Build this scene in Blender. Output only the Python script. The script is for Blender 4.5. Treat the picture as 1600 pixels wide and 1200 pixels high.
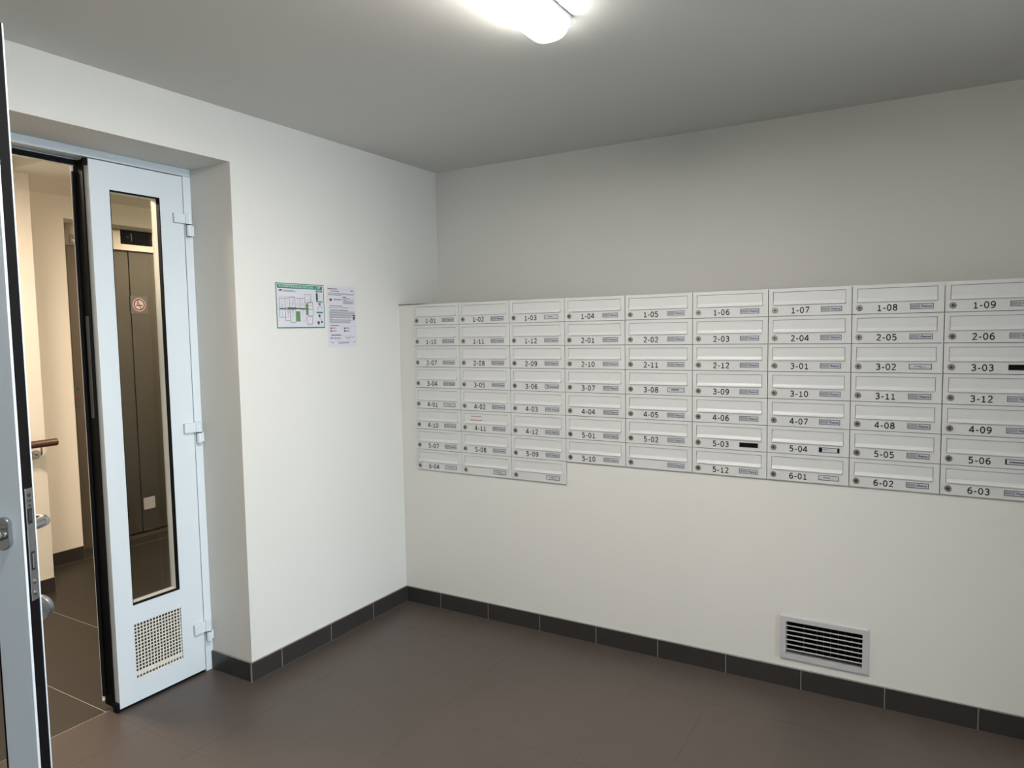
import bpy, bmesh, math, random
from mathutils import Matrix, Vector

for o in list(bpy.data.objects):
    bpy.data.objects.remove(o, do_unlink=True)
S = bpy.context.scene
C = S.collection
random.seed(7)

# ---------------------------------------------------------------- camera
def cam_matrix(rx, ry, rz, loc):
    R = Matrix.Rotation(rz, 4, 'Z') @ Matrix.Rotation(rx, 4, 'X') @ Matrix.Rotation(ry, 4, 'Y')
    B = Matrix(((1, 0, 0, 0), (0, 0, -1, 0), (0, 1, 0, 0), (0, 0, 0, 1)))
    return Matrix.Translation(loc) @ R @ B
cd = bpy.data.cameras.new('camera')
cd.sensor_fit = 'HORIZONTAL'; cd.sensor_width = 36.0
cd.lens = 1099.37 / 1600 * 36.0
cd.clip_start = 0.02; cd.clip_end = 200
cam = bpy.data.objects.new('camera', cd); C.objects.link(cam)
cam.matrix_world = cam_matrix(-0.07258, 0.01658, 0.53248, (2.4457, -2.9674, 1.4650))
S.camera = cam

# ---------------------------------------------------------------- world, light, exposure
W = bpy.data.worlds.new('sky'); S.world = W; W.use_nodes = True
SKY = 28.5
nt = W.node_tree; bg = nt.nodes['Background']
bg.inputs[0].default_value = (0.83, 0.91, 1.0, 1); bg.inputs[1].default_value = SKY
LAMP_E = 28.0            # emission of the ceiling batten
HALL_W = 34.0            # warm corridor lamp, watts
HALL_COL = (1.0, 0.80, 0.62)

# the batten throws most of its light downwards
bl = bpy.data.lights.new('batten_light', 'AREA'); bl.shape = 'RECTANGLE'; bl.size = .11; bl.size_y = 1.14
bl.energy = 34.0; bl.color = (1.0, .965, .90)
bo = bpy.data.objects.new('batten_light', bl); C.objects.link(bo); bo.location = (1.467, -1.645, 2.313)
S.view_settings.view_transform = 'Standard'
S.view_settings.look = 'None'
S.view_settings.gamma = 1.0
S.view_settings.use_curve_mapping = False
S.view_settings.exposure = 0.0

# entrance glazing on the east side: a portal guides sky light through the opening
EX, EY0, EY1, EZ1 = 4.30, -2.45, -0.75, 2.25
GX = 7.40               # glazing plane at the far end of the added recess that narrows the daylight
pl = bpy.data.lights.new('daylight_portal', 'AREA'); pl.shape = 'RECTANGLE'
pl.size = EY1 - EY0; pl.size_y = EZ1; pl.cycles.is_portal = True
po = bpy.data.objects.new('daylight_portal', pl); C.objects.link(po)
po.matrix_world = Matrix.Translation((GX + .12, (EY0 + EY1) / 2, EZ1 / 2)) @ Matrix(((0, 0, 1, 0), (1, 0, 0, 0), (0, 1, 0, 0), (0, 0, 0, 1)))

# corridor lamp (its housing is built further down)
HALL_LAMPS = ((-.95, -1.55, 2.36, 1.3), (-1.35, .95, 2.36, 1.1))
for lx_, ly_, lz_, k_ in HALL_LAMPS:
    hl = bpy.data.lights.new('corridor_lamp_light', 'AREA'); hl.shape = 'DISK'; hl.size = .26
    hl.energy = HALL_W * k_; hl.color = HALL_COL
    ho = bpy.data.objects.new('corridor_lamp_light', hl); C.objects.link(ho)
    ho.location = (lx_, ly_, lz_ - .015)

# ---------------------------------------------------------------- materials
def lin(h):
    if isinstance(h, str):
        h = [int(h[i:i + 2], 16) / 255 for i in (0, 2, 4)]
    return tuple((c / 12.92 if c <= .04045 else ((c + .055) / 1.055) ** 2.4) for c in h) + (1,)
def mat(name, col, rough=.5, metal=0, spec=.5, noise=None, bump=None, emit=None, aniso=0):
    m = bpy.data.materials.new(name); m.use_nodes = True
    n = m.node_tree; b = n.nodes['Principled BSDF']
    c = lin(col) if isinstance(col, str) else tuple(col) + (1,)
    b.inputs['Base Color'].default_value = c
    b.inputs['Roughness'].default_value = rough
    b.inputs['Metallic'].default_value = metal
    b.inputs['Specular IOR Level'].default_value = spec
    if emit:
        b.inputs['Emission Color'].default_value = emit[0]; b.inputs['Emission Strength'].default_value = emit[1]
    tc = None
    if noise or bump:
        tc = n.nodes.new('ShaderNodeTexCoord')
    if noise:            # (scale, amount, stretch)
        mp = n.nodes.new('ShaderNodeMapping'); mp.inputs['Scale'].default_value = noise[2] if len(noise) > 2 else (1, 1, 1)
        nz = n.nodes.new('ShaderNodeTexNoise'); nz.inputs['Scale'].default_value = noise[0]; nz.inputs['Detail'].default_value = 6
        mx = n.nodes.new('ShaderNodeMix'); mx.data_type = 'RGBA'
        n.links.new(tc.outputs['Object'], mp.inputs[0]); n.links.new(mp.outputs[0], nz.inputs['Vector'])
        mx.inputs[6].default_value = tuple(v * (1 - noise[1]) for v in c[:3]) + (1,)
        mx.inputs[7].default_value = tuple(min(1, v * (1 + noise[1])) for v in c[:3]) + (1,)
        n.links.new(nz.outputs[0], mx.inputs[0]); n.links.new(mx.outputs[2], b.inputs['Base Color'])
    if bump:             # (scale, strength, distance)
        bz = n.nodes.new('ShaderNodeTexNoise'); bz.inputs['Scale'].default_value = bump[0]; bz.inputs['Detail'].default_value = 4
        bp = n.nodes.new('ShaderNodeBump'); bp.inputs['Strength'].default_value = bump[1]; bp.inputs['Distance'].default_value = bump[2]
        n.links.new(tc.outputs['Object'], bz.inputs['Vector']); n.links.new(bz.outputs[0], bp.inputs['Height']); n.links.new(bp.outputs[0], b.inputs['Normal'])
    return m
M = {}
M['paint'] = mat('wall_paint', (.685, .68, .65), .65, spec=.25, noise=(1.2, .012), bump=(260, .12, .002))
M['ceil'] = mat('ceiling_paint', (.72, .72, .70), .8, spec=.15, noise=(.8, .012), bump=(200, .1, .002))
M['hallpaint'] = mat('corridor_paint', (.80, .77, .69), .65, spec=.25, noise=(1.1, .015), bump=(260, .12, .002))
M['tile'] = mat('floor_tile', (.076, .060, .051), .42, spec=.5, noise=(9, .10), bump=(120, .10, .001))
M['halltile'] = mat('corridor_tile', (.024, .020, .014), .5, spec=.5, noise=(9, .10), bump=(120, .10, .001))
M['grout'] = mat('floor_grout', (.085, .072, .065), .9)
M['hgrout'] = mat('corridor_grout', (.46, .41, .34), .9)
M['skirt'] = mat('baseboard_tile', (.031, .028, .027), .38, noise=(14, .14), bump=(150, .08, .001))
M['sgrout'] = mat('baseboard_grout', (.23, .22, .21), .9)
M['upvc'] = mat('white_door_paint', (.67, .735, .785), .32, spec=.45, noise=(2, .01))
M['bead'] = mat('glazing_bead', (.78, .74, .66), .4)
M['box'] = mat('mailbox_powder_coat', (.62, .625, .625), .38, spec=.45, noise=(3, .01), bump=(900, .05, .0006))
M['boxshade'] = mat('mailbox_body_gap_shade', (.05, .05, .05), .5)  # bodies coloured dark to paint the shade in the gaps round doors and flaps
M['black'] = mat('black_rubber', (.004, .004, .005), .6, spec=.12)
M['void'] = mat('dark_cavity', (.010, .009, .009), .8)
M['gap'] = mat('dark_part_grey', (.07, .075, .08), .7)  # dark grey of the strike plate and hinge caps
M['ink'] = mat('black_print', (.012, .012, .012), .5)
M['lock'] = mat('lock_nickel', (.36, .345, .32), .5, metal=1)
M['lockdark'] = mat('lock_core', (.06, .055, .05), .4, metal=.6)
M['steel'] = mat('brushed_steel', (.52, .53, .54), .24, metal=1, noise=(30, .06, (1, 1, 12)))
M['satin'] = mat('satin_steel', (.34, .35, .36), .42, metal=1)
M['plate'] = mat('lock_plate_steel', (.34, .35, .38), .38, metal=1, noise=(60, .08, (1, 1, .1)))
M['lift'] = mat('elevator_steel', (.125, .115, .098), .46, metal=1, noise=(70, .06, (1, 1, .04)))
M['liftframe'] = mat('elevator_frame_steel', (.36, .33, .28), .36, metal=1, noise=(60, .05, (1, .05, 1)))
M['liftdark'] = mat('elevator_jamb_steel', (.13, .11, .085), .5, metal=.6)
M['alu'] = mat('vent_grey_plastic', (.50, .50, .515), .42)
M['alublade'] = mat('vent_blade', (.07, .065, .06), .4, metal=.2)
M['label'] = mat('name_label_paper', (.52, .53, .58), .5)
M['labelgrey'] = mat('name_label_photo', (.30, .305, .33), .5, noise=(180, .25))
M['frame'] = mat('name_window_shadow', (.03, .033, .042), .4)  # dark colour paints the recess shadow round the name labels
M['blue'] = mat('blue_print', (.03, .055, .16), .5)
M['grey'] = mat('grey_print', (.055, .055, .06), .5)
M['paper'] = mat('notice_paper', (.62, .62, .68), .45)
M['green'] = mat('green_print', (.015, .17, .115), .4)
M['dkgreen'] = mat('dark_green_line', (.035, .105, .095), .4)
M['mint'] = mat('mint_edge', (.46, .64, .58), .4)
M['leafg'] = mat('light_green_print', (.12, .25, .10), .5)
M['red'] = mat('red_print', (.26, .045, .06), .5)
M['pinkred'] = mat('signal_red', (.32, .01, .05), .4)
M['white'] = mat('white_print', (.85, .85, .85), .4)
M['signgrey'] = mat('sign_grey_plate', (.19, .185, .185), .35, metal=.2)
M['orange'] = mat('orange_print', (.55, .13, .06), .5)
M['backing'] = mat('grille_backing_grey', (.055, .048, .04), .7)
M['wood'] = mat('dark_stained_wood', (.075, .032, .018), .35, noise=(12, .35, (6, .6, 6)))
M['displ'] = mat('display_black', (.004, .004, .005), .5, spec=.1)
M['digit'] = mat('display_segment', (.05, .05, .055), .3)
M['ledge'] = mat('ledge_edge_grey', (.07, .065, .06), .6)
M['lampbody'] = mat('lamp_housing', (.8, .8, .8), .4)
M['lamp'] = mat('lamp_diffuser', (.9, .9, .9), .4, emit=((1.0, .96, .89, 1), LAMP_E))
M['hlamp'] = mat('corridor_lamp_diffuser', (.9, .9, .9), .4, emit=((1.0, .80, .55, 1), 6.0))
def floor_scuffs(m, amount):
    n = m.node_tree; b = n.nodes['Principled BSDF']; src = b.inputs['Base Color'].links[0].from_socket
    geo = n.nodes.new('ShaderNodeNewGeometry')
    for k in n.nodes:
        if k.type == 'MAPPING' or k.type == 'TEX_NOISE':
            v = k.inputs[0] if k.type == 'MAPPING' else k.inputs['Vector']
            if v.links and v.links[0].from_node.type == 'TEX_COORD': n.links.new(geo.outputs['Position'], v)
    mp = n.nodes.new('ShaderNodeMapping'); mp.inputs['Rotation'].default_value = (0, 0, .5); mp.inputs['Scale'].default_value = (1.0, 2.6, 1)
    z = n.nodes.new('ShaderNodeTexNoise'); z.inputs['Scale'].default_value = 11; z.inputs['Detail'].default_value = 9; z.inputs['Roughness'].default_value = .7
    r = n.nodes.new('ShaderNodeValToRGB'); r.color_ramp.elements[0].position = .70; r.color_ramp.elements[1].position = .78
    r.color_ramp.elements[0].color = (0, 0, 0, 1); r.color_ramp.elements[1].color = (1, 1, 1, 1)
    mu = n.nodes.new('ShaderNodeMath'); mu.operation = 'MULTIPLY'; mu.inputs[1].default_value = amount
    x = n.nodes.new('ShaderNodeMix'); x.data_type = 'RGBA'; x.inputs[7].default_value = (.35, .33, .30, 1)
    n.links.new(geo.outputs['Position'], mp.inputs[0]); n.links.new(mp.outputs[0], z.inputs['Vector']); n.links.new(z.outputs[0], r.inputs[0])
    n.links.new(r.outputs[0], mu.inputs[0]); n.links.new(mu.outputs[0], x.inputs[0]); n.links.new(src, x.inputs[6]); n.links.new(x.outputs[2], b.inputs['Base Color'])
floor_scuffs(M['tile'], .35); floor_scuffs(M['halltile'], .08)
def glass(name, tint, mixf):
    m = bpy.data.materials.new(name); m.use_nodes = True; n = m.node_tree
    n.nodes.remove(n.nodes['Principled BSDF']); out = n.nodes['Material Output']
    t = n.nodes.new('ShaderNodeBsdfTransparent'); t.inputs[0].default_value = tint + (1,)
    g = n.nodes.new('ShaderNodeBsdfGlossy'); g.inputs['Roughness'].default_value = .02
    fr = n.nodes.new('ShaderNodeFresnel'); fr.inputs[0].default_value = mixf
    x = n.nodes.new('ShaderNodeMixShader')
    n.links.new(fr.outputs[0], x.inputs[0]); n.links.new(t.outputs[0], x.inputs[1]); n.links.new(g.outputs[0], x.inputs[2]); n.links.new(x.outputs[0], out.inputs[0])
    return m
M['glass'] = glass('clear_glass', (.86, .88, .86), 1.25)
M['winglass'] = glass('window_glass', (.95, .97, .97), 1.25)

# ---------------------------------------------------------------- mesh helpers
class MB:
    def __init__(s): s.v = []; s.f = []; s.sm = []
    def add(s, vs, fs, smooth=False):
        n = len(s.v); s.v += [tuple(p) for p in vs]; s.f += [tuple(n + i for i in f) for f in fs]; s.sm += [smooth] * len(fs); return s
    def box(s, x0, x1, y0, y1, z0, z1):
        return s.add([(x0, y0, z0), (x1, y0, z0), (x1, y1, z0), (x0, y1, z0), (x0, y0, z1), (x1, y0, z1), (x1, y1, z1), (x0, y1, z1)],
                     [(0, 3, 2, 1), (4, 5, 6, 7), (0, 1, 5, 4), (1, 2, 6, 5), (2, 3, 7, 6), (3, 0, 4, 7)])
    def lathe(s, prof, seg=24, M4=None, smooth=True):   # prof: (r, h) about local z
        M4 = M4 or Matrix(); vs = []; fs = []
        for r, h in prof:
            for k in range(seg):
                a = 2 * math.pi * k / seg; vs.append(M4 @ Vector((r * math.cos(a), r * math.sin(a), h)))
        for i in range(len(prof) - 1):
            for k in range(seg):
                a = i * seg + k; b = i * seg + (k + 1) % seg; fs.append((a, b, b + seg, a + seg))
        n = len(prof)
        fs.append(tuple(range(seg - 1, -1, -1))); fs.append(tuple((n - 1) * seg + k for k in range(seg)))
        return s.add(vs, fs, smooth)
    def tube(s, pts, r, seg=12, sx=1.0):
        pts = [Vector(p) for p in pts]; vs = []; fs = []; up = Vector((0, 0, 1)); prev = None
        for i, p in enumerate(pts):
            d = (pts[min(i + 1, len(pts) - 1)] - pts[max(i - 1, 0)]).normalized()
            if prev is None:
                a = up if abs(d.dot(up)) < .9 else Vector((1, 0, 0)); u = d.cross(a).normalized()
            else:
                u = (prev - d * prev.dot(d)).normalized()
            w = d.cross(u); prev = u
            rr = r[i] if isinstance(r, (list, tuple)) else r
            for k in range(seg):
                a = 2 * math.pi * k / seg; vs.append(p + u * rr * math.cos(a) + w * rr * sx * math.sin(a))
        for i in range(len(pts) - 1):
            for k in range(seg):
                a = i * seg + k; b = i * seg + (k + 1) % seg; fs.append((a, b, b + seg, a + seg))
        fs.append(tuple(range(seg - 1, -1, -1))); fs.append(tuple((len(pts) - 1) * seg + k for k in range(seg)))
        return s.add(vs, fs, True)
    def extrude(s, poly, a0, a1, axis='x', smooth=False):   # poly in the other two axes
        n = len(poly); vs = []
        for a in (a0, a1):
            for p, q in poly:
                vs.append((a, p, q) if axis == 'x' else (p, a, q) if axis == 'y' else (p, q, a))
        fs = [tuple(range(n)), tuple(range(2 * n - 1, n - 1, -1))] + [(i, i + n, (i + 1) % n + n, (i + 1) % n) for i in range(n)]
        return s.add(vs, fs, smooth)
    def mesh(s, name, m, bevel=0, seg=1):
        me = bpy.data.meshes.new(name); me.from_pydata(s.v, [], s.f)
        for p, q in zip(me.polygons, s.sm): p.use_smooth = q
        bm = bmesh.new(); bm.from_mesh(me)
        bmesh.ops.recalc_face_normals(bm, faces=bm.faces)
        if bevel:
            es = [e for e in bm.edges if len(e.link_faces) == 2 and e.calc_face_angle(0) > .6]
            bmesh.ops.bevel(bm, geom=es, offset=bevel, segments=seg, affect='EDGES', profile=.6, clamp_overlap=True)
        bm.to_mesh(me); bm.free()
        if any(s.sm):
            me.set_sharp_from_angle(angle=math.radians(40))
        me.materials.append(m); return me
def link(name, me, parent=None, loc=None, mw=None):
    o = bpy.data.objects.new(name, me); C.objects.link(o)
    if parent: o.parent = parent
    if mw is not None: o.matrix_basis = mw
    elif loc is not None: o.location = loc
    return o
def part(name, mb, m, parent=None, bevel=0, seg=1, loc=None, mw=None):
    return link(name, mb.mesh(name, m, bevel, seg), parent, loc, mw)
def B(*a): return MB().box(*a)
def tag(o, label, cat, group=None):
    o['label'] = label; o['category'] = cat
    if group: o['group'] = group
    return o
def struct(o): o['kind'] = 'structure'; return o
def empty(name, loc=(0, 0, 0), mw=None):
    o = bpy.data.objects.new(name, None); C.objects.link(o); o.empty_display_size = .05
    if mw is not None: o.matrix_basis = mw
    else: o.location = loc
    return o
def slab(axis, a0, a1, us, zs, holes):
    """wall of blocks between cut lines us x zs, leaving cells whose centre falls in a hole (u0,u1,z0,z1)"""
    mb = MB(); us = sorted(set(us)); zs = sorted(set(zs))
    for u0, u1 in zip(us, us[1:]):
        for z0, z1 in zip(zs, zs[1:]):
            cu, cz = (u0 + u1) / 2, (z0 + z1) / 2
            if any(h[0] < cu < h[1] and h[2] < cz < h[3] for h in holes): continue
            if axis == 'x': mb.box(a0, a1, u0, u1, z0, z1)
            else: mb.box(u0, u1, a0, a1, z0, z1)
    return mb
_txt = {}
def text_mesh(s, size, m, bold=0.0, width=None, align='CENTER', res=3, shear=0.0):
    key = (s, size, m.name, bold, width, align, shear)
    if key in _txt: return _txt[key]
    cu = bpy.data.curves.new('t', 'FONT'); cu.body = s; cu.size = size; cu.align_x = align; cu.align_y = 'BOTTOM_BASELINE'
    cu.resolution_u = res; cu.offset = bold; cu.shear = shear; cu.extrude = 0.00012
    ob = bpy.data.objects.new('t', cu)
    me = bpy.data.meshes.new_from_object(ob); bpy.data.objects.remove(ob); bpy.data.curves.remove(cu)
    if width:
        xs = [v.co.x for v in me.vertices]; w = max(xs) - min(xs); c = (max(xs) + min(xs)) / 2; k = width / w
        for v in me.vertices: v.co.x = (v.co.x - (c if align == 'CENTER' else 0)) * k
    me.materials.clear(); me.materials.append(m); me.name = 'text'; _txt[key] = me; return me
GL = {'0': [[(.32 + .27 * math.sin(a * math.pi / 10), .5 - .5 * math.cos(a * math.pi / 10)) for a in range(21)]],
      '1': [[(.12, .80), (.34, .87), (.34, 0)], [(.08, 0), (.60, 0)]],
      '2': [[(.06, .82), (.16, .95), (.32, 1), (.48, .95), (.56, .80), (.53, .62), (.40, .43), (.06, 0), (.62, 0)]],
      '3': [[(.06, .88), (.18, .98), (.34, 1), (.49, .94), (.55, .78), (.49, .62), (.34, .54), (.22, .53)], [(.34, .54), (.52, .46), (.58, .28), (.52, .10), (.34, 0), (.16, .01), (.03, .09)]],
      '4': [[(.47, 0), (.47, 1), (.42, 1), (.02, .36), (.02, .28), (.66, .28)]],
      '5': [[(.56, 1), (.12, 1), (.12, .58), (.30, .62), (.48, .55), (.58, .34), (.52, .10), (.34, 0), (.16, .01), (.03, .08)]],
      '6': [[(.56, .97), (.38, .99), (.20, .88), (.08, .65), (.05, .38), (.10, .14), (.24, .01), (.42, .01), (.55, .12), (.59, .31), (.54, .50), (.40, .59), (.24, .57), (.08, .44)]],
      '7': [[(.04, 1), (.59, 1), (.59, .92), (.22, 0)]],
      '8': [[(.32, .54), (.14, .62), (.08, .78), (.16, .95), (.32, 1), (.48, .95), (.56, .78), (.50, .62), (.32, .54), (.12, .44), (.04, .26), (.12, .06), (.32, 0), (.52, .06), (.60, .26), (.52, .44), (.32, .54)]],
      '9': [[(.08, .03), (.26, .01), (.44, .12), (.56, .35), (.59, .62), (.54, .86), (.40, .99), (.22, .99), (.09, .88), (.05, .69), (.10, .50), (.24, .41), (.40, .43), (.56, .56)]],
      '-': [[(.02, .38), (.36, .38)]]}
_num = {}
def number_mesh(s, h, width, t=.165):
    """sans digits drawn with a constant stroke, standing in x-z and facing -y"""
    if s in _num: return _num[s]
    mb = MB(); x = 0.0; t2 = t / 2
    tot = sum(.42 + .16 if c == '-' else .64 + .22 for c in s) - .22
    kx = width / tot
    for c in s:
        for line in GL[c]:
            P = [Vector((a, t2 + b * (1 - t))) for a, b in line]; L_ = []; R_ = []
            closed = c == '0'
            for i, p in enumerate(P):
                a = P[i - 1] if i > 0 else (P[-2] if closed else None); b = P[i + 1] if i < len(P) - 1 else (P[1] if closed else None)
                d0 = (p - a).normalized() if a is not None else (b - p).normalized()
                d1_ = (b - p).normalized() if b is not None else d0
                n_ = Vector((-(d0 + d1_).y, (d0 + d1_).x)); n_ = n_.normalized() if n_.length > 1e-6 else Vector((-d0.y, d0.x))
                k_ = min(1.6, 1 / max(.3, n_.dot(Vector((-d0.y, d0.x))))); L_.append(p + n_ * t2 * k_); R_.append(p - n_ * t2 * k_)
            n = len(P); vs = [((x + q_.x) * kx, 0, q_.y * h) for q_ in L_ + R_]
            mb.add(vs, [(i, i + 1, n + i + 1, n + i) for i in range(n - 1)])
        x += .58 if c == '-' else .86
    _num[s] = mb.mesh('number', M['ink']); return _num[s]
R_S = Matrix(((1, 0, 0, 0), (0, 0, -1, 0), (0, 1, 0, 0), (0, 0, 0, 1)))      # text on a face that looks to -y
R_E = Matrix(((0, 0, 1, 0), (1, 0, 0, 0), (0, 1, 0, 0), (0, 0, 0, 1)))       # text on a face that looks to +x

# ================================================================ ROOM SHELL
ZC = 2.384; HB = 2.1742; YA = -1.0372; YL = -2.83; XF = -.256; REC = .3594; ZT = 1.6226; HS = .083
WT = -.46             # back face of the left wall
COLX = [.1014, .3954, .6937, .9915, 1.2904, 1.5924, 1.8979, 2.2005, 2.4992, 2.7990]
ROWH = .1097
N8 = ZT - 8 * ROWH; N7 = ZT - 7 * ROWH
YS = -4.6             # south wall

wl_ = slab('x', WT, 0, [YS, YL, YA, REC + .12], [0, HB, ZC], [(YL, YA, 0, HB)])
struct(part('wall_left', wl_, M['paint']))
# built-out lower wall with a pocket for the mailboxes and one for the vent
VX0, VX1, VZ0, VZ1 = 1.965, 2.270, .128, .288
holes = [(COLX[0], COLX[3], N8, ZT), (COLX[3], COLX[9], N7, ZT)]
wr = slab('y', 0, REC, [0, COLX[0], COLX[3], COLX[9], EX], [0, .128, .288, N8, N7, ZT], holes)
wr = MB()
us = sorted([0, COLX[0], COLX[3], VX0, VX1, COLX[9], EX]); zs = [0, VZ0, VZ1, N8, N7, ZT]
wr = slab('y', 0, REC, us, zs, holes + [(VX0, VX1, VZ0, VZ1)])
struct(part('wall_right', wr, M['paint']))
struct(part('wall_right', B(0, EX, REC, REC + .12, 0, ZC), M['paint']))
e = part('trim_1', B(0.0, COLX[0] + .06, -.004, REC, ZT, ZT + .003), M['ledge']); struct(e)
struct(part('ceiling', B(0, EX + .2, YS, REC + .12, ZC, ZC + .12), M['ceil']))
struct(part('wall_south', B(WT, EX + .2, YS - .12, YS, 0, ZC), M['paint']))
struct(part('wall_east', slab('x', EX, EX + .2, [YS, EY0, EY1, REC + .12], [0, EZ1, ZC], [(EY0, EY1, 0, EZ1)]), M['paint']))

# recess added out of frame to keep daylight off the right wall, glazed at its end
struct(part('wall_added_recess', B(EX + .2, GX + .2, EY0 - .12, EY0, 0, EZ1 + .12).box(EX + .2, GX + .2, EY1, EY1 + .12, 0, EZ1 + .12), M['paint']))
struct(part('ceiling_added_recess', B(EX + .2, GX + .2, EY0, EY1, EZ1, EZ1 + .12), M['ceil']))
struct(part('floor_added_recess', B(EX + .2, GX + .2, EY0, EY1, -.06, 0), M['tile']))
w = struct(empty('window_1', (GX + .06, (EY0 + EY1) / 2, 0)))
fw = MB(); hw = (EY1 - EY0) / 2
for y0, y1 in ((-hw, -hw + .07), (-.035, .035), (hw - .07, hw)): fw.box(-.03, .03, y0, y1, 0, EZ1)
for z0, z1 in ((0, .09), (EZ1 - .07, EZ1)): fw.box(-.03, .03, -hw, hw, z0, z1)
part('window_frame', fw, M['upvc'], w)
for s in (-1, 1):
    part('pane', B(-.004, .004, *(sorted((s * .035, s * (hw - .07)))), .09, EZ1 - .07), M['winglass'], w)
struct(part('pavement', B(GX + .2, GX + 12, -12, 8, -.12, -.01), mat('pavement', (.42, .42, .41), .8)))

# ---------------------------------------------------------------- floor of single tiles
fl = struct(part('floor', B(-.31, EX + .2, YS, REC + .1, -.06, -.0005), M['grout']))
xs = [-.31] + [.238 + .3 * k - 0 for k in range(-1, 14)]
xs = [v for v in xs if v < EX] + [EX]
tcache = {}
def tile(x0, x1, y0, y1, m, parent, g=.0010, th=.012, top=0.0):
    w_, d_ = round(x1 - x0 - g, 4), round(y1 - y0 - g, 4); key = (w_, d_, m.name)
    if key not in tcache:
        tcache[key] = B(-w_ / 2, w_ / 2, -d_ / 2, d_ / 2, -th, 0).mesh('tile', m)
    return link('tile', tcache[key], parent, ((x0 + x1) / 2, (y0 + y1) / 2, top + random.uniform(-.0001, .0001)))
ys = [0.0] + [-.283 - .6 * k for k in range(0, 8)]
ys = [v for v in ys if v > YS] + [YS]
for x0, x1 in zip(xs, xs[1:]):
    for y1, y0 in zip(ys, ys[1:]):
        a0, a1, b0, b1 = x0, x1, y0, y1
        if x1 <= 0 and (y1 <= YL or y0 >= YA): continue
        if x1 < 0:
            b0 = max(b0, YL + .002); b1 = min(b1, YA - .002)
        if b1 - b0 > .01: tile(a0, a1, b0, b1, M['tile'], fl)

# ---------------------------------------------------------------- baseboards of tiles
def board(name, segs, axis, face, out, h=HS, m=None, z0=.0):
    """segs: cut points along the wall; tiles stand proud of 'face' by 'out'"""
    lo, hi = sorted((face, face + out)); s = sorted(segs)
    root = struct(part(name, (B(s[0], s[-1], *sorted((face, face + out * .85)), z0, z0 + h + .0012) if axis == 'x' else B(*sorted((face, face + out * .85)), s[0], s[-1], z0, z0 + h + .0012)), M['sgrout']))
    for a, b in zip(s, s[1:]):
        g = .0019
        mb = B(a + g, b - g, lo, hi, z0 + .0015, z0 + h) if axis == 'x' else B(lo, hi, a + g, b - g, z0 + .0015, z0 + h)
        part('tile', mb, m or M['skirt'], root, .0008)
    return root
board('baseboard_right', [.01] + [.238 + .3 * k for k in range(0, 13)] + [EX], 'x', 0, -.010)
board('baseboard_left', [0.0 - .0, -.283, -.583, -.883, YA - .010], 'y', 0, .010)
board('baseboard_alcove', [XF + .003, .0], 'x', YA, -.010)
board('baseboard_left', [YS, -4.4, -4.1, -3.8, -3.5, -3.2, -2.95, YL + .01], 'y', 0, .010)

# ================================================================ CORRIDOR
HX0, HY0, HY1 = -2.407, -3.6, 1.9
HC = 2.400; LX = -2.60; LY0, LY1, LZ = -.440, .98, 2.258
struct(part('wall_corridor', slab('x', HX0 - .33, HX0, [-.9, LY0, LY1, HY1], [0, LZ, 2.9], [(LY0, LY1, 0, LZ)]), M['hallpaint']))
struct(part('wall_stair', B(HX0 - .33, -1.92, HY0, -.868, 0, 2.9), M['hallpaint']))
struct(part('wall_shaft', B(-3.1, HX0 - .30, LY0 - .3, LY1 + .3, 0, 2.9), M['void']))
struct(part('wall_north', B(HX0 - .33, WT, HY1, HY1 + .12, 0, 2.9), M['hallpaint']))
struct(part('wall_corridor_south', B(HX0 - .33, WT, HY0 - .12, HY0, 0, 2.9), M['hallpaint']))
struct(part('wall_corridor_east', B(WT - .02, WT, REC + .12, HY1, 0, 2.9).box(WT - .02, WT + .15, HY0 - .12, HY1 + .12, ZC, 2.95), M['hallpaint']))
struct(part('ceiling_corridor', B(HX0 - .33, WT, -.776, HY1, HC, HC + .12), M['hallpaint']))
struct(part('ceiling_beam', B(-1.92, WT, -.973, -.7775, HC - .001, HC + .5).box(-2.7, -1.92, -.868, -.7775, HC - .001, HC + .5), M['hallpaint']))
struct(part('ceiling_stairwell', B(HX0 - .33, WT, HY0, -.973, 2.78, 2.9), M['hallpaint']))
hf = struct(part('floor_corridor', B(-3.0, -.3106, HY0, HY1, -.06, -.0012), M['hgrout']))
hys = [HY0, -2.93, -1.485, -1.04, .16, 1.36, HY1]
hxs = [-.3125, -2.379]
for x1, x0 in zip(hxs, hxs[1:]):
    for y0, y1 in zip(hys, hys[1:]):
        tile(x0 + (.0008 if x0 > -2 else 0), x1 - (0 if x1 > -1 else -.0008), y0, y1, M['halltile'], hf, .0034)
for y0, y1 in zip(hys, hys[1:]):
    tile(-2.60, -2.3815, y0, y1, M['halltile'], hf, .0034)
board('baseboard_corridor', [-.868 + .002, LY0 - .0], 'y', HX0, .010, .086)
board('baseboard_stair', [HY0, -3.3, -2.7, -2.1, -1.5, -.866], 'y', -1.92, .010, .086)
board('baseboard_corridor', [LY1, 1.28, 1.58, HY1], 'y', HX0, .010, .086)

# corridor lamp housing, round, on the stairwell side
for (lx_, ly_, lz_, k_), lab in zip(HALL_LAMPS, ('round corridor lamp hanging in the stairwell beyond the open door', 'round corridor lamp on the ceiling before the elevator')):
    t = empty('ceiling_lamp', (lx_, ly_, lz_)); tag(t, lab, 'lamp')
    part('lamp_housing', MB().lathe([(.15, .0), (.16, .012), (.16, .035), (.13, .04)], 32), M['lampbody'], t)
    if ly_ < 0: part('rod', MB().lathe([(.012, .03), (.012, .45)], 12), M['lampbody'], t)

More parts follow.
